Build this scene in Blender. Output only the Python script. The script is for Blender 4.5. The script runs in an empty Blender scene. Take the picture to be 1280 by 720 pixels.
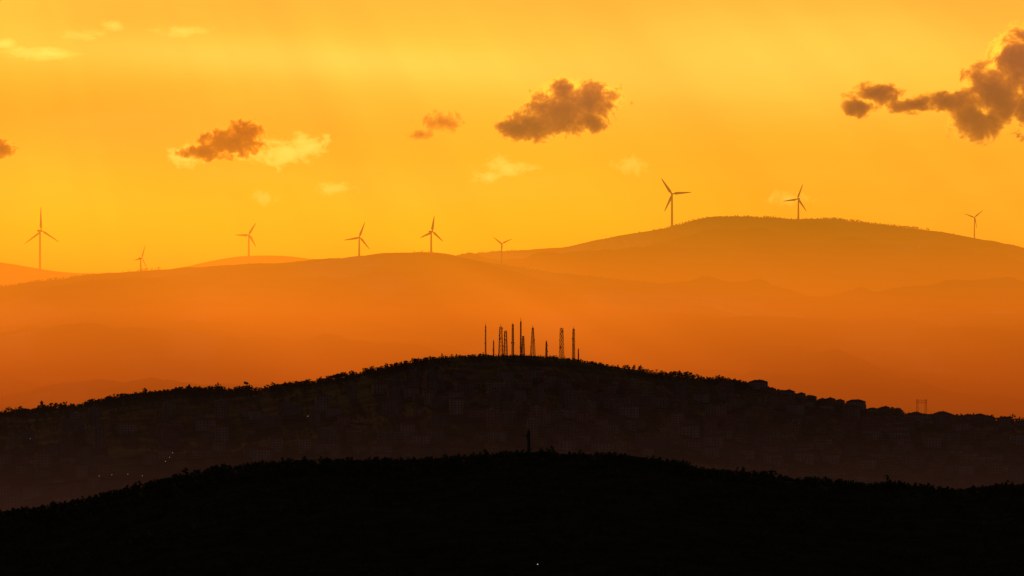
import bpy, math, random
import numpy as np
from mathutils import Vector, Matrix

random.seed(7)
RNG = np.random.default_rng(11)
scene = bpy.context.scene

# ------------------------------------------------------------------ survey helpers
FOV = math.radians(6.0)
K = 2*math.tan(FOV/2)/1280.0        # tangent per photo pixel
CAMZ = 300.0
def bx(px, D): return (px-640.0)*K*D
def bz(py, D): return CAMZ + (360.0-py)*K*D

def s2l(c):
    out=[]
    for v in c:
        v/=255.0
        out.append(v/12.92 if v<=0.04045 else ((v+0.055)/1.055)**2.4)
    return out
def rgba(c): return (c[0],c[1],c[2],1.0)

# ------------------------------------------------------------------ noise
TAB = RNG.random((256,256))
def vn(x,y):
    xi=np.floor(x).astype(int); yi=np.floor(y).astype(int)
    fx=x-xi; fy=y-yi
    fx=fx*fx*(3-2*fx); fy=fy*fy*(3-2*fy)
    a=TAB[xi&255,yi&255]; b=TAB[(xi+1)&255,yi&255]
    c=TAB[xi&255,(yi+1)&255]; d=TAB[(xi+1)&255,(yi+1)&255]
    return (a*(1-fx)+b*fx)*(1-fy)+(c*(1-fx)+d*fx)*fy
def fbm(x,y,o=5,s=0.0):
    t=0;a=0.5
    for i in range(o):
        t=t+a*(vn(x*2**i+s+17.3*i,y*2**i+s*1.7+9.1*i)-0.5)
        a*=0.5
    return t*2
def ridged(x,y,o=5,s=0.0):
    t=0;a=0.5
    for i in range(o):
        t=t+a*(1-2*np.abs(2*vn(x*2**i+s+11.3*i,y*2**i+s*1.7+5.1*i)-1))
        a*=0.48
    return t

# ------------------------------------------------------------------ mesh helpers
def np_mesh(name, V, F, mats=(), midx=None, smooth=False):
    V=np.asarray(V,dtype=np.float32); F=np.asarray(F,dtype=np.int32)
    me=bpy.data.meshes.new(name)
    k=F.shape[1]
    me.vertices.add(len(V)); me.vertices.foreach_set('co',V.ravel())
    me.loops.add(F.size); me.loops.foreach_set('vertex_index',F.ravel())
    me.polygons.add(len(F)); me.polygons.foreach_set('loop_start',np.arange(0,F.size,k,dtype=np.int32))
    for m in mats: me.materials.append(m)
    if midx is not None: me.polygons.foreach_set('material_index',np.asarray(midx,dtype=np.int32))
    me.polygons.foreach_set('use_smooth',np.full(len(F),smooth))
    me.update(calc_edges=True); me.validate()
    return me
def add_obj(name, me, loc=(0,0,0), rot=(0,0,0), parent=None, scale=1.0):
    o=bpy.data.objects.new(name,me); scene.collection.objects.link(o)
    o.location=loc; o.rotation_euler=rot; o.scale=(scale,)*3
    if parent: o.parent=parent
    return o
class MB:
    """small polygon builder"""
    def __init__(s): s.v=[]; s.f=[]; s.m=[]
    def box(s,cx,cy,cz,sx,sy,sz,m=0):
        b=len(s.v); hx,hy,hz=sx/2,sy/2,sz/2
        for dz in(-hz,hz):
            for dx,dy in((-hx,-hy),(hx,-hy),(hx,hy),(-hx,hy)):
                s.v.append((cx+dx,cy+dy,cz+dz))
        for q in((0,3,2,1),(4,5,6,7),(0,1,5,4),(1,2,6,5),(2,3,7,6),(3,0,4,7)):
            s.f.append([b+i for i in q]); s.m.append(m)
    def beam(s,p,q,r,m=0,r2=None,n=4):
        p=Vector(p);q=Vector(q);d=(q-p)
        if d.length<1e-5: return
        d.normalize(); a=d.orthogonal().normalized(); c=d.cross(a)
        if r2 is None:r2=r
        b=len(s.v)
        for P,R in((p,r),(q,r2)):
            for i in range(n):
                t=2*math.pi*i/n+math.pi/4
                s.v.append(tuple(P+a*math.cos(t)*R+c*math.sin(t)*R))
        for i in range(n):
            j=(i+1)%n
            s.f.append([b+i,b+j,b+n+j,b+n+i]); s.m.append(m)
        s.f.append([b+i for i in range(n)][::-1]); s.m.append(m)
        s.f.append([b+n+i for i in range(n)]); s.m.append(m)
    def poly(s,pts,m=0):
        b=len(s.v); s.v+= [tuple(p) for p in pts]; s.f.append(list(range(b,b+len(pts)))); s.m.append(m)
    def mesh(s,name,mats):
        me=bpy.data.meshes.new(name); me.from_pydata(s.v,[],s.f)
        for m in mats: me.materials.append(m)
        me.polygons.foreach_set('material_index',s.m); me.update(); return me

# ------------------------------------------------------------------ materials
def nodes_of(m):
    m.use_nodes=True; nt=m.node_tree; nt.nodes.clear(); return nt,nt.nodes,nt.links
def surf_mat(name, c1, c2, scale=0.02, rough=1.0, c3=None, detail=6, spec=0.0, stretch=(1,1,1), lo=0.35, hi=0.65):
    m=bpy.data.materials.new(name); nt,N,L=nodes_of(m)
    out=N.new('ShaderNodeOutputMaterial'); b=N.new('ShaderNodeBsdfPrincipled')
    g=N.new('ShaderNodeNewGeometry'); mp=N.new('ShaderNodeMapping'); mp.inputs['Scale'].default_value=stretch
    n=N.new('ShaderNodeTexNoise'); n.inputs['Scale'].default_value=scale; n.inputs['Detail'].default_value=detail
    r=N.new('ShaderNodeValToRGB'); e=r.color_ramp.elements
    e[0].position=lo; e[0].color=rgba(c1); e[1].position=hi; e[1].color=rgba(c2)
    if c3 is not None:
        x=r.color_ramp.elements.new(min(hi+0.08,0.98)); x.color=rgba(c3)
    L.new(g.outputs['Position'],mp.inputs['Vector']); L.new(mp.outputs[0],n.inputs['Vector'])
    L.new(n.outputs['Fac'],r.inputs['Fac']); L.new(r.outputs[0],b.inputs['Base Color'])
    b.inputs['Roughness'].default_value=rough
    b.inputs['Specular IOR Level'].default_value=spec
    L.new(b.outputs[0],out.inputs['Surface'])
    return m
M_scrub = surf_mat('scrubland',(0.035,0.04,0.02),(0.08,0.07,0.04),0.03,c3=(0.13,0.10,0.065))
M_front = surf_mat('forest_floor',(0.02,0.024,0.014),(0.045,0.045,0.025),0.06)
M_far   = surf_mat('distant_scrub',(0.03,0.04,0.02),(0.14,0.12,0.07),0.004,c3=(0.45,0.38,0.26),stretch=(1,0.35,1),lo=0.42,hi=0.56,detail=9)
M_ground= surf_mat('plain_soil',(0.06,0.055,0.035),(0.12,0.10,0.07),0.002)
M_leaf  = surf_mat('foliage',(0.035,0.045,0.02),(0.075,0.085,0.035),0.4)
M_leafd = surf_mat('pine_foliage',(0.025,0.035,0.018),(0.06,0.07,0.035),0.15)
M_bark  = surf_mat('bark',(0.05,0.035,0.025),(0.09,0.065,0.045),2.0)
M_steel = surf_mat('weathered_steel',(0.05,0.045,0.04),(0.08,0.075,0.07),1.0,rough=0.9,spec=0.05)
M_red   = surf_mat('red_mast_paint',(0.10,0.02,0.015),(0.14,0.03,0.02),1.0,rough=0.9,spec=0.05)
M_dish  = surf_mat('antenna_panel',(0.06,0.058,0.055),(0.10,0.095,0.09),1.0,rough=0.9)
M_turb  = surf_mat('turbine_paint',(0.30,0.30,0.29),(0.36,0.36,0.35),0.1,rough=0.6,spec=0.2)
M_road  = surf_mat('asphalt',(0.05,0.05,0.05),(0.07,0.07,0.07),0.5)
M_walls = [surf_mat('render_cream',(0.13,0.11,0.09),(0.20,0.17,0.14),0.15),
           surf_mat('render_grey',(0.09,0.088,0.085),(0.14,0.135,0.13),0.15),
           surf_mat('render_ochre',(0.12,0.085,0.06),(0.17,0.12,0.08),0.15),
           surf_mat('render_white',(0.16,0.15,0.14),(0.22,0.21,0.20),0.15)]
M_roof  = surf_mat('clay_roof_tiles',(0.09,0.04,0.028),(0.14,0.062,0.038),0.6)
M_glass = surf_mat('window_glass',(0.03,0.03,0.032),(0.05,0.05,0.055),0.6,rough=0.5,spec=0.2)
def emis(name,c,s):
    m=bpy.data.materials.new(name); nt,N,L=nodes_of(m)
    o=N.new('ShaderNodeOutputMaterial'); e=N.new('ShaderNodeEmission')
    e.inputs[0].default_value=rgba(c); e.inputs[1].default_value=s; L.new(e.outputs[0],o.inputs[0]); return m
M_lamp=emis('lit_lamp',(1,0.75,0.5),0.7)

# ------------------------------------------------------------------ hills
def prof(pts, D, drop=0.0):
    xs=np.array([bx(p[0],D) for p in pts]); zs=np.array([bz(p[1],D)-drop for p in pts])
    return lambda x: np.interp(x,xs,zs)
class Hill:
    def __init__(s,pts,D,sf,sb,w,amp,nscale,drop=0,ridge_rough=0.6,rr_scale=25,seed=0,wander=0,spur=0):
        s.p=prof(pts,D,drop);s.D=D;s.sf=sf;s.sb=sb;s.w=w;s.amp=amp;s.ns=nscale;s.rr=ridge_rough;s.rs=rr_scale;s.seed=seed;s.wander=wander;s.spur=spur
    def __call__(s,x,y):
        x=np.asarray(x,dtype=float);y=np.asarray(y,dtype=float)
        yc=s.D+s.wander*np.sin(x/ (s.D*0.03)+s.seed)
        h=(s.p(x-s.rs*.5)+s.p(x)+s.p(x+s.rs*.5))/3
        t=yc-y
        sl=np.where(t>0,s.sf,s.sb)
        drop=sl*(np.sqrt(t*t+s.w**2)-s.w)
        fade=1-np.exp(-(t/(s.w*3.0))**2)
        z=h-drop+fade*s.amp*fbm(x/s.ns,y/(s.ns),5,s.seed)+s.rr*fbm(x/s.rs,y/(s.rs*2),4,s.seed+5)
        if s.spur:
            f2=1-np.exp(-(t/(s.w*4.0))**2)
            z=z+f2*s.spur*(ridged(x/s.ns*0.8+y/s.ns*0.25,y/(s.ns*1.3),6,s.seed+40)-0.35)
        return np.maximum(z,-6.0)
    def build(s,name,x0,x1,nx,y0,y1,ny,mat):
        xs=np.linspace(x0,x1,nx); 
        u=np.linspace(-1,1,ny); 
        yy=np.where(u<0, s.D+(s.D-y0)*np.sign(u)*np.abs(u)**1.3, s.D+(y1-s.D)*np.abs(u)**1.3)
        X,Y=np.meshgrid(xs,yy)
        Z=s(X,Y)
        V=np.stack([X,Y,Z],-1).reshape(-1,3)
        i=np.arange(nx-1);j=np.arange(ny-1)
        I,J=np.meshgrid(i,j); a=(J*nx+I).ravel()
        F=np.stack([a,a+1,a+nx+1,a+nx],-1)
        return add_obj(name,np_mesh(name,V,F,[mat],smooth=True))
    def hit(s,px,py,dmin,dmax,n=500):
        D=np.linspace(dmin,dmax,n); x=bx(px,D); z=bz(py,D)
        h=s(x,D); k=np.nonzero(h>=z)[0]
        if len(k)==0: return None
        k=k[0]; return float(x[k]),float(D[k]),float(h[k])

front_pts=[(-1500,690),(-500,672),(0,646),(60,638),(110,630),(122,624),(130,622),(170,611),(215,604),(260,592),(310,585),(350,581),(400,579),(450,580),(500,582),(540,581),(555,577),(570,576),(600,575),(640,574),(680,571),(720,571),(770,573),(800,576),(850,585),(900,591),(950,597),(1000,603),(1050,607),(1100,609),(1150,611),(1200,616),(1240,614),(1280,608),(1700,585),(2800,640)]
mid_pts=[(-1500,560),(-400,530),(0,519),(40,516),(80,512),(120,505),(160,498),(205,493),(250,492),(300,491),(340,488),(380,481),(420,475),(450,468),(490,460),(520,452),(550,447),(600,445),(650,445),(690,448),(730,452),(780,461),(830,469),(880,475),(930,483),(970,493),(1010,501),(1050,510),(1100,516),(1120,519),(1160,523),(1200,524),(1250,526),(1280,529),(1700,545),(2800,600)]
farC=[(-1500,380),(-300,362),(0,358),(60,349),(130,342),(200,337),(260,333),(330,330),(400,324),(450,320),(480,317),(520,314),(545,315),(560,318),(600,326),(640,333),(700,341),(780,350),(900,364),(1000,374),(1280,388),(2500,420)]
farD=[(-400,420),(300,372),(480,340),(570,320),(600,315),(640,314),(700,310),(720,306),(760,297),(800,291),(830,287),(855,279),(870,274),(900,270),(940,271),(990,272),(1040,274),(1100,281),(1160,288),(1200,293),(1230,300),(1280,311),(1500,345),(2500,400)]
farA=[(-1500,335),(-400,318),(-100,320),(0,327),(40,335),(75,341),(130,343),(200,338),(240,333),(270,323),(300,320),(340,319),(370,321),(420,326),(500,335),(700,345),(1300,360),(2500,380)]

HF=Hill(front_pts,5000,0.14,0.16,60,5,120,ridge_rough=1.6,rr_scale=22,seed=3,wander=25)
HM=Hill(mid_pts,10000,0.075,0.12,90,9,260,ridge_rough=1.8,rr_scale=30,seed=8,wander=50)
HC=Hill(farC,18000,0.085,0.10,200,35,700,ridge_rough=4.5,rr_scale=60,seed=21,wander=200,spur=120)
HD=Hill(farD,20500,0.085,0.10,200,40,600,ridge_rough=5.0,rr_scale=60,seed=33,wander=200,spur=175)
HA=Hill(farA,23500,0.09,0.10,250,30,800,ridge_rough=3.0,rr_scale=80,seed=41,wander=100,spur=50)
HF.build('hill',-1400,1400,700,3400,6700,220,M_front)
HM.build('hill',-2600,2600,1000,7000,12600,300,M_scrub)
HC.build('hill',-4200,4200,900,13500,22500,420,M_far)
HD.build('hill',-4500,5200,900,16500,25000,420,M_far)
HA.build('hill',-5200,5200,500,19500,28000,200,M_far)

gm=MB(); gm.poly([(-60000,-20000,0),(60000,-20000,0),(60000,90000,0),(-60000,90000,0)])
add_obj('ground',gm.mesh('ground',[M_ground]))

# ------------------------------------------------------------------ trees (masses)
def tree_variant(kind, nleaf, rng, leaf=1.0):
    V=[];F=[];M=[]
    def quad(a,b,c,d,m):
        k=len(V);V.extend([a,b,c,d]);F.append((k,k+1,k+2,k+3));M.append(m)
    def limb(p,q,r0,r1):
        p=np.array(p);q=np.array(q);d=q-p;d=d/np.linalg.norm(d)
        a=np.cross(d,[0.3,0.9,0.1]);a/=np.linalg.norm(a);b=np.cross(d,a)
        for i in range(3):
            t0=2*math.pi*i/3;t1=2*math.pi*(i+1)/3
            f=lambda P,R,t:P+a*math.cos(t)*R+b*math.sin(t)*R
            quad(f(p,r0,t0),f(p,r0,t1),f(q,r1,t1),f(q,r1,t0),0)
    limb((0,0,-0.15),(0,0,0.75),0.03,0.01)
    clumps=[]
    if kind=='pine':
        for i in range(10):
            z=0.18+0.74*i/9; r=0.34*(1-max(0,(z-0.35))/0.72)**0.6
            an=rng.uniform(0,6.28); clumps.append((np.array([math.cos(an)*r*.45,math.sin(an)*r*.45,z]),r*0.8,0.09))
    else:
        for i in range(11):
            an=rng.uniform(0,6.28); z=rng.uniform(0.2,0.84); rr=rng.uniform(0.05,0.33)*(1.15-abs(z-0.5))
            c=np.array([math.cos(an)*rr,math.sin(an)*rr,z]); clumps.append((c,rng.uniform(0.13,0.2),rng.uniform(0.09,0.15)))
            if i<4: limb((0,0,0.3),c,0.018,0.006)
    for i in range(nleaf):
        c,r,h=clumps[i%len(clumps)]
        v=rng.normal(size=3);v/=np.linalg.norm(v);v*=rng.uniform(0.3,1.0)
        p=c+v*np.array([r,r,h])
        a=rng.normal(size=3);a/=np.linalg.norm(a);b=np.cross(a,rng.normal(size=3));b/=np.linalg.norm(b)
        sz=rng.uniform(0.05,0.10)*leaf
        quad(p-a*sz,p+b*sz*0.8,p+a*sz,p-b*sz*0.8,1)
    return np.array(V),np.array(F),np.array(M)
def forest(name, P, H, kinds, nleaf, leafmat, seed, leaf=1.0):
    rng=np.random.default_rng(seed)
    var=[tree_variant(k,nleaf,rng,leaf) for k in kinds for _ in range(4)]
    VV=[];FF=[];MM=[];off=0
    which=rng.integers(0,len(var),len(P)); ang=rng.uniform(0,6.28,len(P)); wid=rng.uniform(0.9,1.6,len(P))
    for k,(v,f,m) in enumerate(var):
        s=np.nonzero(which==k)[0]
        if len(s)==0: continue
        c=np.cos(ang[s])[:,None];sn=np.sin(ang[s])[:,None];h=H[s][:,None];w=wid[s][:,None]
        X=(v[None,:,0]*c-v[None,:,1]*sn)*h*w+P[s,0][:,None]
        Y=(v[None,:,0]*sn+v[None,:,1]*c)*h*w+P[s,1][:,None]
        Z=v[None,:,2]*h+P[s,2][:,None]
        VV.append(np.stack([X,Y,Z],-1).reshape(-1,3))
        FF.append((f[None]+(np.arange(len(s))*len(v))[:,None,None]+off).reshape(-1,4)); off+=len(s)*len(v)
        MM.append(np.tile(m,len(s)))
    return add_obj(name,np_mesh(name,np.concatenate(VV),np.concatenate(FF),[M_bark,leafmat],np.concatenate(MM)))
def scatter(hill,x0,x1,y0,y1,n,dens=None,seed=0):
    rng=np.random.default_rng(seed)
    x=rng.uniform(x0,x1,n);y=rng.uniform(y0,y1,n)
    if dens is not None:
        k=rng.random(n)<dens(x,y); x=x[k];y=y[k]
    return np.stack([x,y,hill(x,y)-0.2],-1)
def heights(P,lo,hi,scale,seed,tall=0.0,tf=1.5):
    rng=np.random.default_rng(seed)
    g=np.clip(fbm(P[:,0]/scale,P[:,1]/scale,3,seed)*1.3+0.5,0,1)
    h=(lo+(hi-lo)*g)*rng.uniform(0.7,1.15,len(P))
    return np.where(rng.random(len(P))<tall,h*tf,h)

P=scatter(HF,-460,460,4930,5050,9000,None,1); forest('forest',P,heights(P,1.4,4.0,14,2,0.02,1.7),['pine','broad'],46,M_leafd,3,1.2)
P=scatter(HF,-560,560,4560,4930,6000,None,4); forest('forest',P,heights(P,2.5,5.0,30,5),['pine','broad'],26,M_leafd,6,1.3)
def d_mid(x,y):
    g=fbm(x/60,y/60,3,70)
    px=x/(K*10000)+640
    left=np.interp(px,[-200,480,540,740,800,940,980,1400],[1,1,0.8,0.8,1,0.9,0.55,0.55])
    return np.clip(left*(0.75+1.2*g),0,1)
P=scatter(HM,-850,850,9920,10080,11000,d_mid,11)
Hh=heights(P,1.6,7.0,18,12,0.03,1.6)
pxs=P[:,0]/(K*10000)+640
Hh*=np.interp(pxs,[0,300,500,560,740,800,940,990,1280],[1.0,1.0,0.75,0.45,0.45,1.0,1.05,0.85,0.9])
forest('forest',P,Hh,['broad','pine','broad'],40,M_leaf,13,1.3)
P=scatter(HM,-900,900,8500,9920,12000,lambda x,y:np.clip(0.45+2.2*fbm(x/150,y/150,4,77),0,1),14)
forest('forest',P,heights(P,3,7.5,40,15),['broad'],22,M_leaf,16,1.4)
P=scatter(HD,-300,1700,20300,20620,5000,lambda x,y:np.clip(0.25+2.5*fbm(x/120,y/200,3,90)+0.6*np.exp(-((x-450)/200)**2),0,1),21)
forest('forest',P,heights(P,2,7,60,22),['broad'],18,M_leaf,23,1.5)
P=scatter(HC,-1300,300,17850,18120,3000,lambda x,y:np.clip(0.1+2.5*fbm(x/100,y/200,3,95),0,1),24)
forest('forest',P,heights(P,2,6,60,25),['broad'],18,M_leaf,26,1.5)

# ------------------------------------------------------------------ apartment buildings
def building(w,d,nf,roof,wall,seed):
    r=random.Random(seed); b=MB(); fh=3.0; H=nf*fh
    b.box(0,0,H/2-2,w,d,H+4,0)
    for side in (-1,1):
        nx=max(3,int(w/3.2))
        for f in range(nf):
            for i in range(nx):
                x=-w/2+(i+0.5)*w/nx
                b.box(x,side*(d/2+0.02),f*fh+1.7,1.5,0.12,1.5,2)
        for f in range(1,nf):
            for i in range(0,nx,3):
                x=-w/2+(i+0.5)*w/nx+0.3
                b.box(x,side*(d/2+0.75),f*fh+0.1,3.4,1.4,0.18,0)
                b.box(x,side*(d/2+1.42),f*fh+0.65,3.4,0.08,0.9,0)
        ny=max(2,int(d/3.6))
        for f in range(nf):
            for i in range(ny):
                b.box(side*(w/2+0.02),-d/2+(i+0.5)*d/ny,f*fh+1.7,0.12,1.3,1.4,2)
    if roof=='hip':
        e=0.7; h=min(w,d)*0.22; rl=max(w-d,1.0)/2
        z=H+0.02
        c=[(-w/2-e,-d/2-e,z),(w/2+e,-d/2-e,z),(w/2+e,d/2+e,z),(-w/2-e,d/2+e,z)]
        a=(-rl,0,z+h); q=(rl,0,z+h)
        b.poly([c[0],c[1],q,a],1);b.poly([c[1],c[2],q],1);b.poly([c[2],c[3],a,q],1);b.poly([c[3],c[0],a],1)
        b.poly(c[::-1],0)
        b.box(rl*0.4,1.0,z+h,0.9,0.9,1.8,0)
    else:
        for s in(-1,1):
            b.box(0,s*(d/2-0.1),H+0.45,w+0.3,0.25,0.9,0); b.box(s*(w/2-0.1),0,H+0.45,0.25,d-0.5,0.9,0)
        b.box(r.uniform(-w/5,w/5),0,H+1.3,3.6,3.6,2.6,0)
        b.beam((w/3,d/4,H),(w/3,d/4,H+1.8),0.9,1,n=8)
        b.beam((-w/3,-d/4,H),(-w/3,-d/4,H+3.5),0.08,2)
    return b.mesh('apartment_building',[wall,M_roof,M_glass])
variants=[]
for i,(w,d,nf,rf) in enumerate([(14,11,4,'hip'),(18,12,5,'hip'),(12,11,6,'flat'),(22,12,4,'hip'),(13,13,7,'flat'),(26,12,5,'flat'),(11,9,3,'hip'),(15,12,6,'hip'),(16,10,3,'hip'),(12,12,8,'flat'),(24,13,3,'flat'),(19,11,2,'hip')]):
    variants.append((building(w,d,nf,rf,M_walls[i%4],i),w,nf))
placed=[]
def put_building(x,y,v,rot,sc=1.0,sink=0.5,tight=0.6):
    for (a,b,r) in placed:
        if (a-x)**2+(b-y)**2<(r+variants[v][1]*sc*tight)**2: return False
    z=float(HM(x,y)); placed.append((x,y,variants[v][1]*sc*tight))
    add_obj('apartment_building',variants[v][0],(x,y,z-sink),(0,0,rot),scale=sc); return True
rb=random.Random(5)
for row,(yrow,step) in enumerate([(9985,1.25),(9950,1.5),(9915,1.7)]):
    px=948.0+row*7
    while px<1420:
        v=rb.choice([11,8,6,0,3,11,8,6,10]); sc=rb.uniform(0.6,0.85)
        wpx=variants[v][1]*sc/(K*10000)
        yy=yrow+rb.uniform(-8,8)
        g=float(fbm(np.array(px/45.0),np.array(2.3+row),2,31))
        if g>-0.22:
            put_building(bx(px,yy),yy,v,rb.uniform(-0.35,0.35),sc,sink=0.4+max(0,-g)*5,tight=0.46)
        px+=wpx*rb.uniform(0.85,1.2)*step/1.2
n=0
for _ in range(4200):
    px=rb.uniform(-60,1380); 
    crest=float(np.interp(px,[p[0] for p in mid_pts],[p[1] for p in mid_pts]))
    lo=crest+ (26 if px<900 else 6)
    py=rb.uniform(lo,lo+150)
    dens=np.interp(px,[-60,60,330,480,560,1380],[0.15,0.3,0.22,0.5,1,1])
    dens*=math.exp(-((py-lo-30)/75.0)**2)
    g=float(fbm(np.array(px/90.0),np.array(py/26.0),3,55))
    if rb.random()>dens*(0.75+1.6*g): continue
    h=HM.hit(px,py,7600,10050)
    if h is None: continue
    v=rb.choice([0,1,2,3,4,5,6,7,8,9,0,3,8] if px<900 else [0,1,3,6,8,10,11])
    if put_building(h[0],h[1],v,rb.choice([0,0.25,-0.3,0.1])+rb.uniform(-0.12,0.12),rb.uniform(0.6,0.9)): n+=1
    if n>520: break
print('buildings',n)

# ------------------------------------------------------------------ roads draped on the slope
def road(hill,pts,width,dmin,dmax):
    C=[]
    for a,b in zip(pts[:-1],pts[1:]):
        for t in np.linspace(0,1,12,endpoint=False):
            h=hill.hit(a[0]+(b[0]-a[0])*t,a[1]+(b[1]-a[1])*t,dmin,dmax,900)
            if h: C.append(Vector(h))
    b=MB()
    for p,q in zip(C[:-1],C[1:]):
        d=(q-p).normalized(); s=Vector((-d.y,d.x,0)).normalized()*width/2
        b.poly([p-s+Vector((0,0,.6)),q-s+Vector((0,0,.6)),q+s+Vector((0,0,.6)),p+s+Vector((0,0,.6))])
    add_obj('road',b.mesh('road',[M_road]))
road(HM,[(60,606),(130,599),(190,598),(300,603)],8,7600,10000)
road(HM,[(300,531),(350,526),(410,525),(470,531)],7,8000,10050)

# ------------------------------------------------------------------ radio masts on the hill top
def lattice(h,wb,wt,rl,rbm,dishes,seed,mats=(0,0),top=0.0,platform=False):
    r=random.Random(seed); b=MB()
    n=max(4,int(h/((wb+wt)*0.62))); n=min(n,12)
    def corner(i,z):
        w=(wb+(wt-wb)*z/h)/2; s=[(-1,-1),(1,-1),(1,1),(-1,1)][i]; return (s[0]*w,s[1]*w,z)
    for i in range(4): b.beam(corner(i,-1.5),corner(i,h),rl,mats[0],rl*0.7)
    for k in range(n):
        z0=h*k/n;z1=h*(k+1)/n
        for i in range(4):
            j=(i+1)%4
            b.beam(corner(i,z0),corner(j,z1),rbm,mats[k%2]); b.beam(corner(j,z0),corner(i,z1),rbm,mats[k%2]); b.beam(corner(i,z1),corner(j,z1),rbm,mats[k%2])
    if top>0: b.beam((0,0,h-0.5),(0,0,h+top),rl*1.2,1,rl*0.5)
    for k in range(dishes):
        z=h*r.uniform(0.3,0.97); a=r.uniform(0,6.28); w=(wb+(wt-wb)*z/h)/2+0.35
        x,y=math.cos(a)*w,math.sin(a)*w
        if r.random()<0.4:
            b.beam((x,y,z),(x+math.cos(a)*0.5,y+math.sin(a)*0.5,z),0.2,2,0.8,n=10)
        else:
            b.box(x,y,z,0.4,0.35,1.8,2)
    if platform:
        for z in (h*0.62,h*0.85):
            b.box(0,0,z,wb*0.7+1.0,wb*0.7+1.0,0.22,0)
    return b
TW=[(607,404,1.1,0.8,3,3,'m'),(617,424,1.0,0.7,2,2,'m'),(626,405,4.2,2.2,7,3,'l'),(632,412,3.4,2.2,7,1.5,'l'),
 (641,403,1.8,1.4,6,2,'l'),(651,397,1.2,0.9,3,4,'m'),(654,420,2.8,1.3,4,0,'l'),(666,406,4.2,1.3,5,3,'l'),
 (683,425,1.7,0.8,3,1.5,'l'),(702,409,3.8,2.4,9,1,'l'),(717,408,2.2,1.5,7,2.5,'l'),(723,435,0.9,0.6,1,1,'m')]
for i,(px,ty,wb,wt,di,sp,kd) in enumerate(TW):
    D=9985+((i*37)%5-2)*9; x=bx(px,D); z=float(HM(x,D)); top=bz(ty,D); h=top-z-sp
    b=lattice(h,wb,wt,0.24,0.12,di,i,(0,1) if i%3==0 else (0,0),sp,kd=='l' and i%2==0)
    add_obj('radio_mast',b.mesh('radio_mast',[M_steel,M_red,M_dish]),(x,D,z),(0,0,0.08+0.05*i))
for px,w in [(612,5),(636,7),(660,5),(694,6),(710,4)]:
    x=bx(px,9975); z=float(HM(x,9975)); b=MB()
    b.box(0,0,1.2,w,4,3.4,0); b.box(0,0,3.05,w+0.6,4.6,0.25,1); b.box(-w/4,-2.02,1.1,1.0,0.1,2.1,2); b.box(w/4,-2.02,1.7,1.2,0.1,0.9,2)
    add_obj('equipment_cabin',b.mesh('equipment_cabin',[M_walls[1],M_roof,M_glass]),(x,9975,z))
D=4985; x=bx(661,D); z=float(HF(x,D)); h=bz(535,D)-z
b=lattice(h-1.5,1.1,0.85,0.19,0.1,5,77,(0,0),1.5)
add_obj('radio_mast',b.mesh('radio_mast',[M_steel,M_red,M_dish]),(x,D,z),(0,0,0.4))

# ------------------------------------------------------------------ transmission pylon behind the eastern crest
D=12200; x=bx(1152,D); zt=bz(499,D)
zb=float(HM(x,D)); hh=zt-zb
b=MB(); 
for sx in(-1,1):
    cx=sx*5.2
    for i,(ax,ay) in enumerate([(-1,-1),(1,-1),(1,1),(-1,1)]):
        b.beam((cx+ax*2.2,ay*2.2,-1),(cx+ax*1.0,ay*1.0,hh),0.2,0,0.16)
    nn=max(6,int(hh/4)); 
    for k in range(nn):
        z0=hh*k/nn; z1=hh*(k+1)/nn
        w0=2.2-1.2*z0/hh; w1=2.2-1.2*z1/hh
        for yy in(-1,1):
            b.beam((cx-w0,yy*w0,z0),(cx+w1,yy*w1,z1),0.1); b.beam((cx+w0,yy*w0,z0),(cx-w1,yy*w1,z1),0.1)
for z in (hh-1.2,hh-4.2): b.beam((-7,0,z),(7,0,z),0.22)
for k in range(7):
    xx=-7+2*k; b.beam((xx,0,hh-4.2),(xx+2,0,hh-1.2),0.1)
for xx in(-6,0,6): b.beam((xx,0,hh-4.2),(xx,0,hh-6.2),0.2)
add_obj('transmission_pylon',b.mesh('transmission_pylon',[M_steel]),(x,D,zb))

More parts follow.
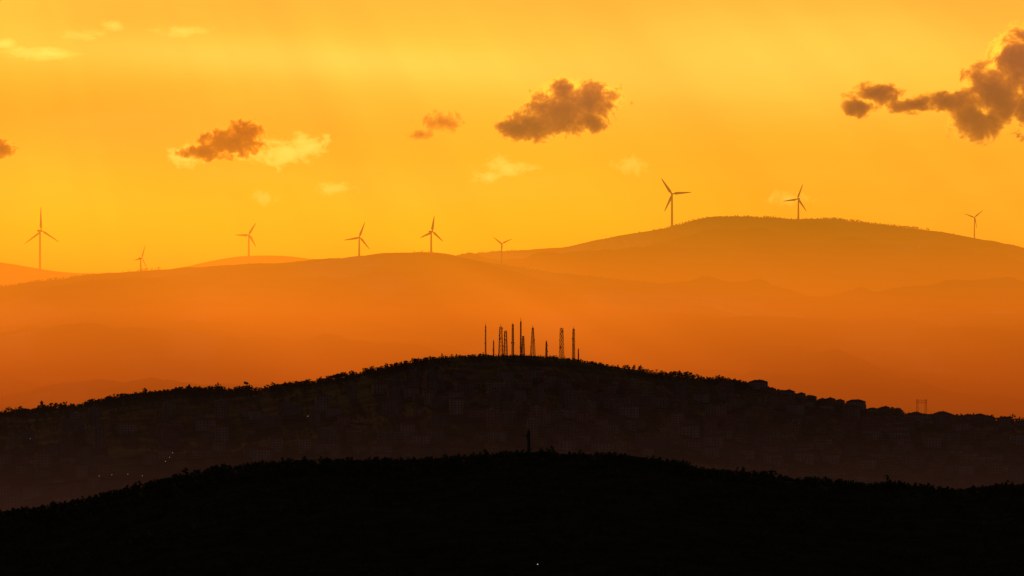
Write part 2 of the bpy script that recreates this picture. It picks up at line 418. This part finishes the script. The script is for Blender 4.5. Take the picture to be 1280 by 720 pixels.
# ------------------------------------------------------------------ wind turbines
def turbine(px,base_py,hub_py,R_px,ang,yaw,D,hill,thick=1.0):
    x=bx(px,D)
    z=float(hill(x,D)); hub=bz(hub_py,D); h=hub-z; R=R_px*K*D
    root=bpy.data.objects.new('wind_turbine',None); scene.collection.objects.link(root)
    root.location=(x,D,z); root.rotation_euler=(0,0,yaw)
    s=R/40.0*thick
    b=MB(); n=16
    for k in range(8):
        b.beam((0,0,-3+(h+3)*k/8),(0,0,-3+(h+3)*(k+1)/8),(2.4-1.0*k/8)*s,0,(2.4-1.0*(k+1)/8)*s,n=n)
    add_obj('tower',b.mesh('tower',[M_turb]),parent=root)
    b=MB(); 
    b.beam((0,-3.2*s,h+0.6*s),(0,-1.5*s,h+0.6*s),1.3*s,0,1.7*s,n=12)
    b.beam((0,-1.5*s,h+0.6*s),(0,5.5*s,h+0.8*s),1.7*s,0,1.9*s,n=8)
    b.beam((0,5.5*s,h+0.8*s),(0,7.5*s,h+0.9*s),1.9*s,0,1.1*s,n=8)
    add_obj('nacelle',b.mesh('nacelle',[M_turb]),parent=root)
    b=MB(); b.beam((0,-5.6*s,0),(0,-4.6*s,0),0.5*s,0,1.5*s,n=12); b.beam((0,-4.6*s,0),(0,-3.2*s,0),1.5*s,0,1.6*s,n=12)
    add_obj('hub',b.mesh('hub',[M_turb]),(0,0,h+0.6*s),parent=root)
    for q in range(3):
        a=math.radians(ang+120*q); b=MB()
        st=[(0.02,0.9,0.9),(0.07,1.0,0.8),(0.2,2.1,0.5),(0.4,1.7,0.35),(0.65,1.25,0.22),(0.88,0.8,0.13),(1.0,0.35,0.05)]
        rings=[]
        for t,c,th in st:
            r=t*R; tw=math.radians(16*(1-t)+4); ring=[]
            for u in range(8):
                e=2*math.pi*u/8; cx=c*s*thick*math.cos(e)+(0.35*c*s); cy=th*s*math.sin(e)
                ex=cx*math.cos(tw)-cy*math.sin(tw); ey=cx*math.sin(tw)+cy*math.cos(tw)
                X=math.cos(a)*r - math.sin(a)*ex; Z=math.sin(a)*r+math.cos(a)*ex
                ring.append((X,ey-4.0*s-0.02*r,Z))
            rings.append(ring)
        for A,B in zip(rings[:-1],rings[1:]):
            for u in range(8):
                w=(u+1)%8; b.poly([A[u],A[w],B[w],B[u]])
        b.poly(rings[-1])
        add_obj('blade_%d'%(q+1),b.mesh('blade',[M_turb]),(0,0,h+0.6*s),parent=root)
turbine(50,337,289,30,92,0.65,22600,HA,1.0)
turbine(176,362,323,18,68,0.95,17300,HC,1.0)
turbine(311,320,294,17,60,0.1,23500,HA,1.35)
turbine(449,318,297,20,70,0.2,18050,HC,1.2)
turbine(539,313,290,20,82,0.6,18050,HC,1.3)
turbine(627,335,305,15,25,0.4,17900,HC,1.1)
turbine(840,282,243,24,5,0.1,20450,HD,1.2)
turbine(998,271,249,20,68,-0.45,20500,HD,1.15)
turbine(1218,293,272,14,40,0.2,20450,HD,1.1)

# ------------------------------------------------------------------ a few lit street lamps
def lamp(px,py,hill,dmin,dmax,H,r):
    hpt=hill.hit(px,py,dmin,dmax,900)
    if not hpt: return
    root=bpy.data.objects.new('street_lamp',None); scene.collection.objects.link(root); root.location=hpt
    b=MB(); b.beam((0,0,-0.5),(0,0,H),0.10,0,0.06,n=8); b.beam((0,0,H),(0,-1.2,H+0.25),0.05,n=6); b.box(0,-1.3,H+0.3,0.4,0.8,0.14)
    add_obj('pole',b.mesh('pole',[M_steel]),parent=root)
    b=MB(); b.box(0,-1.3,H+0.3-0.07-r/2-0.003,r*1.1,r*1.3,r)
    add_obj('lamp_glass',b.mesh('lamp_glass',[M_lamp]),parent=root)
lamp(672,716,HF,4200,5000,4,0.4)
for px,py in [(207,582),(212,577),(216,571),(124,600),(140,599),(160,598),(178,600),(385,525),(38,553)]:
    lamp(px,py+3,HM,7600,10000,6,0.4)

# ------------------------------------------------------------------ volumes: haze + clouds
def math_node(N,L,op,a,b=None,c=None,clamp=False):
    n=N.new('ShaderNodeMath'); n.operation=op; n.use_clamp=clamp
    for i,v in enumerate((a,b,c)):
        if v is None: continue
        if isinstance(v,(int,float)): n.inputs[i].default_value=v
        else: L.new(v,n.inputs[i])
    return n.outputs[0]
def maprange(N,L,v,a,b,c,d,smooth=False):
    n=N.new('ShaderNodeMapRange'); n.interpolation_type='SMOOTHSTEP' if smooth else 'LINEAR'
    L.new(v,n.inputs['Value'])
    for k,x in zip(('From Min','From Max','To Min','To Max'),(a,b,c,d)): n.inputs[k].default_value=x
    return n.outputs[0]
def ramp(N,L,v,stops):
    r=N.new('ShaderNodeValToRGB'); e=r.color_ramp.elements
    e[0].position=stops[0][0]; e[0].color=rgba(stops[0][1])
    e[1].position=stops[-1][0]; e[1].color=rgba(stops[-1][1])
    for p,c in stops[1:-1]:
        x=e.new(p); x.color=rgba(c)
    if v is not None: L.new(v,r.inputs[0])
    return r.outputs[0]
def vscale(N,L,col,f):
    n=N.new('ShaderNodeVectorMath'); n.operation='SCALE'; L.new(col,n.inputs[0])
    if isinstance(f,(int,float)): n.inputs['Scale'].default_value=f
    else: L.new(f,n.inputs['Scale'])
    return n.outputs[0]
def finish_volume(N,L,sig,col):
    out=N.new('ShaderNodeOutputMaterial'); ab=N.new('ShaderNodeVolumeAbsorption'); em=N.new('ShaderNodeEmission'); ad=N.new('ShaderNodeAddShader')
    ab.inputs['Color'].default_value=(0,0,0,1)
    L.new(sig,ab.inputs['Density']); L.new(col,em.inputs['Color']); L.new(sig,em.inputs['Strength'])
    L.new(ab.outputs[0],ad.inputs[0]); L.new(em.outputs[0],ad.inputs[1]); L.new(ad.outputs[0],out.inputs['Volume'])

def haze_mat(name,sig0,z0,scale_h,zlo,zhi,stops,xgain=None,rays=0.0,rate=1.0,patch=0.0):  # haze glows by itself: scattered sunlight painted as emission over height and x
    m=bpy.data.materials.new(name); nt,N,L=nodes_of(m)
    g=N.new('ShaderNodeNewGeometry'); sp=N.new('ShaderNodeSeparateXYZ'); L.new(g.outputs['Position'],sp.inputs[0])
    x,y,z=sp.outputs
    e=math_node(N,L,'EXPONENT',math_node(N,L,'MULTIPLY',math_node(N,L,'SUBTRACT',z,z0),-1.0/scale_h))
    sig=math_node(N,L,'MULTIPLY',math_node(N,L,'MINIMUM',e,1.3),sig0)
    col=ramp(N,L,maprange(N,L,z,zlo,zhi,0,1),stops)
    f=None
    if xgain:
        f=maprange(N,L,x,xgain[0],xgain[1],xgain[2],xgain[3],True)
    if rays>0:
        # sun shafts painted as noise in the haze glow, slanting with height
        q=math_node(N,L,'ADD',x,math_node(N,L,'MULTIPLY',z,1.8))
        n=N.new('ShaderNodeTexNoise'); n.noise_dimensions='1D'; n.inputs['Scale'].default_value=1/330.0; n.inputs['Detail'].default_value=2
        L.new(q,n.inputs['W']); r=maprange(N,L,n.outputs['Fac'],0.3,0.7,1-rays,1+rays)
        f=r if f is None else math_node(N,L,'MULTIPLY',f,r)
    if f is not None: col=vscale(N,L,col,f)
    finish_volume(N,L,sig,col)
    m.cycles.volume_step_rate=rate
    return m
def domain(name,x0,x1,y0,y1,z0,z1,mat):
    c=((x0+x1)/2,(y0+y1)/2,(z0+z1)/2); b=MB(); b.box(0,0,0,x1-x0,y1-y0,z1-z0)
    return add_obj(name,b.mesh(name,[mat]),c)
hz=haze_mat('emissive_haze',1.35e-4,300,130,100,700,[
  (0.0,(0.74,0.112,0.006)),(0.12,(0.92,0.148,0.007)),(0.28,(1.25,0.262,0.010)),(0.40,(1.42,0.36,0.013)),(0.5,(1.40,0.43,0.016)),(0.6,(1.25,0.46,0.020)),(1.0,(1.15,0.46,0.026))],
  xgain=(-700,1300,1.06,0.78),rays=0.12,rate=1.7)
domain('haze',-8000,8000,11200,24500,-2,1100,hz)
hv=haze_mat('valley_haze',2.8e-4,120,48,0,300,[(0.0,(0.058,0.021,0.013)),(1.0,(0.045,0.016,0.009))],rate=2.0)
domain('haze',-4000,4000,5700,8600,-2,400,hv)

# clouds: thin-edged billows, backlit look painted as emission, bright rims and dark cores
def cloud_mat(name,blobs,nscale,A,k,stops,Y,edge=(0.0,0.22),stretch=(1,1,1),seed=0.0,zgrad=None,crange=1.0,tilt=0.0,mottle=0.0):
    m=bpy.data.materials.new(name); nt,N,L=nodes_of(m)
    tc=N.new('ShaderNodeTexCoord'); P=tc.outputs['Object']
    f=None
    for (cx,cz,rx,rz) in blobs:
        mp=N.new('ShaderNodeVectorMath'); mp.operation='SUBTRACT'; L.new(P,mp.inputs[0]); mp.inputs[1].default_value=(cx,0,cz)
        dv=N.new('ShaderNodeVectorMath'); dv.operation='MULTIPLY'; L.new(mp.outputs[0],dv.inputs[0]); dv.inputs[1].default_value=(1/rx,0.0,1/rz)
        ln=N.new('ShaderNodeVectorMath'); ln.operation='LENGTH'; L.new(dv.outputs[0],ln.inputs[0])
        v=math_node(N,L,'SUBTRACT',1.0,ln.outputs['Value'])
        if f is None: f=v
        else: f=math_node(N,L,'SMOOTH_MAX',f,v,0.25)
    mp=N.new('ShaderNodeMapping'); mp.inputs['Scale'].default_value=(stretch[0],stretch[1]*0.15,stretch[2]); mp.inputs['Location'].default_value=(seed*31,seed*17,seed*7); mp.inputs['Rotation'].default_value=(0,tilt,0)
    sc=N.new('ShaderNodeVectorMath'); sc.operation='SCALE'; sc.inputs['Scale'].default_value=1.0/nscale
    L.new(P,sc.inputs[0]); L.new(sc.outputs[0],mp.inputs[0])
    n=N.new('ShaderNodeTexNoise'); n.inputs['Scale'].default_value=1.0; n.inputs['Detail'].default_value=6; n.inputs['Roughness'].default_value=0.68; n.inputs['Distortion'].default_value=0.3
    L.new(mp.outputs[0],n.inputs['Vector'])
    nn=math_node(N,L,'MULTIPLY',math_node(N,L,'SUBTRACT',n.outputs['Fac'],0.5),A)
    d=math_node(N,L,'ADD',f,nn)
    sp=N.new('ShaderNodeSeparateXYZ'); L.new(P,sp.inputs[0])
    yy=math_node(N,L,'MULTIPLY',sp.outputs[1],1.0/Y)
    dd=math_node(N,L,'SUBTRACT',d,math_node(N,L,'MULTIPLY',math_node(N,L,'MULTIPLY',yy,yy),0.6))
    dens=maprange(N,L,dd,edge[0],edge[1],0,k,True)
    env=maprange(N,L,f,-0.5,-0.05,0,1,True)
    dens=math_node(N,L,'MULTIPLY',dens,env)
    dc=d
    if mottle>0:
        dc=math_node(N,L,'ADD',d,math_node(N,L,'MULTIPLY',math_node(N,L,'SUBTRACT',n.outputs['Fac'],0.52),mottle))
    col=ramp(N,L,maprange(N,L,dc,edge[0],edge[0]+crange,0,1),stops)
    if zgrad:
        col=vscale(N,L,col,maprange(N,L,sp.outputs[2],zgrad[0],zgrad[1],zgrad[2],zgrad[3],True))  # brightness by height, shading put into the cloud emission
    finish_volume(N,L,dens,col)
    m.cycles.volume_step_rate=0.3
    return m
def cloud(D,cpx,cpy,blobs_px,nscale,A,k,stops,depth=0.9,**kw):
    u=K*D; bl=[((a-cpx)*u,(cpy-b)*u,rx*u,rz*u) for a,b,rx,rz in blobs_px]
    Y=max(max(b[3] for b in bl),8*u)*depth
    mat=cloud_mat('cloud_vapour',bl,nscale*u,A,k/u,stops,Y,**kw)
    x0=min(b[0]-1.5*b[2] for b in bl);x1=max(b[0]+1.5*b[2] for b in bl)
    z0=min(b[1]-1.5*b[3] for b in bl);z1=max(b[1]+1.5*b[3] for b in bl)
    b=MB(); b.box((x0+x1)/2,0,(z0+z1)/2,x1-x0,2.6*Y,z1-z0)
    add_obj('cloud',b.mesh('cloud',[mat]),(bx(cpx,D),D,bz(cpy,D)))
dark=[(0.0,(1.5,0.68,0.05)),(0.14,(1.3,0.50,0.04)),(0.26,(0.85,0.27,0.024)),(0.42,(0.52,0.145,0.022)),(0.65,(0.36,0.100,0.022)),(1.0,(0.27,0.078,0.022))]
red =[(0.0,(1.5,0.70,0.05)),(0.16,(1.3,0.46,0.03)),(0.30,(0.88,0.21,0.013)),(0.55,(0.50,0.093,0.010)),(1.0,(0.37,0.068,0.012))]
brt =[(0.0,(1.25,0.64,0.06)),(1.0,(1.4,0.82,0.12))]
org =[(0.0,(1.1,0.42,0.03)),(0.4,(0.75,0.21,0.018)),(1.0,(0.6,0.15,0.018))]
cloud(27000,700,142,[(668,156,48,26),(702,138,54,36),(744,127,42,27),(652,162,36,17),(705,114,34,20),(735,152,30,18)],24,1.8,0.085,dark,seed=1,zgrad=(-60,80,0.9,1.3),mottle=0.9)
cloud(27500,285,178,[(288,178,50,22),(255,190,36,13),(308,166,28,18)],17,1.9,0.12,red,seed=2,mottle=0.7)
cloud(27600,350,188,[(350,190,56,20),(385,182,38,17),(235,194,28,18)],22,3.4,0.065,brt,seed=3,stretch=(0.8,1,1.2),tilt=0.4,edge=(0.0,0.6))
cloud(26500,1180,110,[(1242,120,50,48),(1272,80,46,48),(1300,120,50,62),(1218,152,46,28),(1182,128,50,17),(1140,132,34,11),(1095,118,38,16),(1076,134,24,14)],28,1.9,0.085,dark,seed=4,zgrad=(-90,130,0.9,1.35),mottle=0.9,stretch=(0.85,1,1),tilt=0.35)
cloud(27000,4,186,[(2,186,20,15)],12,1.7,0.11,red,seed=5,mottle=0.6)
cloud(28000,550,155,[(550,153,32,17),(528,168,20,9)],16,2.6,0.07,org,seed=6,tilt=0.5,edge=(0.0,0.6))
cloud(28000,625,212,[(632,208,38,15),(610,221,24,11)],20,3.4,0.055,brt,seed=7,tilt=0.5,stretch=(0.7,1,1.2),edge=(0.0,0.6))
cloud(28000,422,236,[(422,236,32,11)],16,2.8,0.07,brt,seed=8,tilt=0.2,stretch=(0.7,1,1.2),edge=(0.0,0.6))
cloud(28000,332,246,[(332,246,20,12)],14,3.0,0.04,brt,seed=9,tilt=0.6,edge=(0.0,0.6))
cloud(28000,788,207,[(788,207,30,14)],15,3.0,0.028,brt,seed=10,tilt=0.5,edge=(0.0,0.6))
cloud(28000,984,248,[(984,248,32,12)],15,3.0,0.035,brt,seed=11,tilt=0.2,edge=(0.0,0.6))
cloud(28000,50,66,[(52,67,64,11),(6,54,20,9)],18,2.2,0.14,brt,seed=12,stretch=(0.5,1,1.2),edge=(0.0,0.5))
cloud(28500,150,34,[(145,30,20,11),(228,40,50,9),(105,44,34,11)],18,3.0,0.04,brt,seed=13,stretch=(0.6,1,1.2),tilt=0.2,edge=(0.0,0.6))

# ------------------------------------------------------------------ sky
SUN_EL=math.radians(7.0); SUN_AZ=math.radians(-4.0)   # above the frame, slightly left
w=bpy.data.worlds.new('World'); scene.world=w; w.use_nodes=True
nt=w.node_tree; N=nt.nodes; L=nt.links; N.clear()
out=N.new('ShaderNodeOutputWorld')
sky=N.new('ShaderNodeTexSky'); sky.sky_type='NISHITA'; sky.sun_disc=False
sky.sun_elevation=SUN_EL; sky.sun_rotation=SUN_AZ; sky.altitude=300; sky.dust_density=4.0; sky.air_density=1.5
b1=N.new('ShaderNodeBackground'); b1.inputs[1].default_value=0.02
tint=N.new('ShaderNodeVectorMath'); tint.operation='MULTIPLY'; L.new(sky.outputs[0],tint.inputs[0]); tint.inputs[1].default_value=(1.0,0.55,0.45)
L.new(tint.outputs[0],b1.inputs[0])
tc=N.new('ShaderNodeTexCoord'); nm=N.new('ShaderNodeVectorMath'); nm.operation='NORMALIZE'; L.new(tc.outputs['Generated'],nm.inputs[0])
sp=N.new('ShaderNodeSeparateXYZ'); L.new(nm.outputs[0],sp.inputs[0])
dx,dy,dz=sp.outputs
def U(py): return ((360-py)*K+0.03)/0.06
ramp_stops=[(0.0,s2l((255,170,12))),(U(330),s2l((255,180,14))),(U(270),s2l((255,176,18))),(U(200),s2l((252,162,28))),(U(130),s2l((250,157,38))),(U(70),s2l((250,164,52))),(1.0,s2l((240,138,44)))]
base=ramp(N,L,maprange(N,L,dz,-0.03,0.03,0,1),ramp_stops)
def gauss(cx,cy,sx,sy,slant=0.0):
    ax=math_node(N,L,'SUBTRACT',dx,(cx-640)*K)
    a=math_node(N,L,'MULTIPLY',ax,1/(sx*K))
    b=math_node(N,L,'SUBTRACT',dz,(360-cy)*K)
    if slant: b=math_node(N,L,'ADD',b,math_node(N,L,'MULTIPLY',ax,slant))
    b=math_node(N,L,'MULTIPLY',b,1/(sy*K))
    r=math_node(N,L,'ADD',math_node(N,L,'MULTIPLY',a,a),math_node(N,L,'MULTIPLY',b,b))
    return math_node(N,L,'EXPONENT',math_node(N,L,'MULTIPLY',r,-1.0))
def mixc(fac,c0,c1):
    m=N.new('ShaderNodeMix'); m.data_type='RGBA'; L.new(fac,m.inputs[0]); L.new(c0,m.inputs[6])
    if isinstance(c1,(list,tuple)): m.inputs[7].default_value=rgba(c1)
    else: L.new(c1,m.inputs[7])
    return m.outputs[2]
mp=N.new('ShaderNodeMapping'); mp.inputs['Scale'].default_value=(22,22,120); mp.inputs['Rotation'].default_value=(0,math.radians(4),0); L.new(nm.outputs[0],mp.inputs[0])
nz=N.new('ShaderNodeTexNoise'); nz.inputs['Scale'].default_value=1.0; nz.inputs['Detail'].default_value=6; nz.inputs['Roughness'].default_value=0.55; L.new(mp.outputs[0],nz.inputs['Vector'])
veil=maprange(N,L,nz.outputs['Fac'],0.38,0.7,0,1,True)
g1=gauss(40,140,470,60,0.05); g1=math_node(N,L,'MULTIPLY',g1,math_node(N,L,'ADD',math_node(N,L,'MULTIPLY',veil,0.5),0.75),clamp=True)
c=mixc(g1,base,s2l((236,122,22)))
g2=math_node(N,L,'MULTIPLY',gauss(1250,240,320,120),0.6); c=mixc(g2,c,s2l((244,138,32)))
g3=math_node(N,L,'MULTIPLY',gauss(0,0,300,46),0.6); c=mixc(g3,c,s2l((238,130,38)))
g4=math_node(N,L,'MULTIPLY',gauss(430,78,330,24,0.05),0.65); c=mixc(g4,c,s2l((254,190,84)))
g5=math_node(N,L,'MULTIPLY',gauss(960,80,300,60),0.6); c=mixc(g5,c,s2l((254,190,80)))
c=mixc(math_node(N,L,'MULTIPLY',veil,0.3),c,s2l((254,184,64)))
# faint crepuscular rays fanning from the sun
sd=Vector((math.sin(SUN_AZ)*math.cos(SUN_EL),math.cos(SUN_AZ)*math.cos(SUN_EL),math.sin(SUN_EL)))
rx=math_node(N,L,'SUBTRACT',dx,sd.x); rz=math_node(N,L,'SUBTRACT',sd.z,dz)
an=math_node(N,L,'ARCTAN2',rx,rz)
rn=N.new('ShaderNodeTexNoise'); rn.noise_dimensions='1D'; rn.inputs['Scale'].default_value=8.0; rn.inputs['Detail'].default_value=3; L.new(an,rn.inputs['W'])
rayf=maprange(N,L,rn.outputs['Fac'],0.3,0.7,0.87,1.12)
c=vscale(N,L,c,rayf)
dp=N.new('ShaderNodeVectorMath'); dp.operation='DOT_PRODUCT'; L.new(nm.outputs[0],dp.inputs[0]); dp.inputs[1].default_value=Vector((0,1,0.05)).normalized()
fall=math_node(N,L,'POWER',math_node(N,L,'MAXIMUM',dp.outputs['Value'],0.0),22.0)
b2=N.new('ShaderNodeBackground'); L.new(c,b2.inputs[0]); L.new(fall,b2.inputs[1])
# dusky mauve of the sky opposite the sunset, added to lift camera-facing slopes
anti=maprange(N,L,dp.outputs['Value'],0.3,-0.9,0.0,0.045,True)
b3=N.new('ShaderNodeBackground'); b3.inputs[0].default_value=(1.0,0.80,0.90,1); L.new(anti,b3.inputs[1])
ad=N.new('ShaderNodeAddShader'); L.new(b1.outputs[0],ad.inputs[0]); L.new(b2.outputs[0],ad.inputs[1])
ad2=N.new('ShaderNodeAddShader'); L.new(ad.outputs[0],ad2.inputs[0]); L.new(b3.outputs[0],ad2.inputs[1]); L.new(ad2.outputs[0],out.inputs[0])

sl=bpy.data.lights.new('sun','SUN'); sl.energy=3.5; sl.angle=math.radians(0.5); sl.color=(1.0,0.60,0.25)
so=bpy.data.objects.new('sun',sl); scene.collection.objects.link(so)
so.rotation_euler=sd.to_track_quat('Z','Y').to_euler(); so.location=(0,0,2000)

# ------------------------------------------------------------------ camera
cam=bpy.data.cameras.new('camera'); co=bpy.data.objects.new('camera',cam); scene.collection.objects.link(co)
co.location=(0,0,CAMZ); co.rotation_euler=(math.radians(90),0,0)
cam.sensor_fit='HORIZONTAL'; cam.sensor_width=36; cam.angle=FOV
cam.clip_start=5; cam.clip_end=200000
scene.camera=co
scene.view_settings.view_transform='Standard'; scene.view_settings.look='None'; scene.view_settings.exposure=0
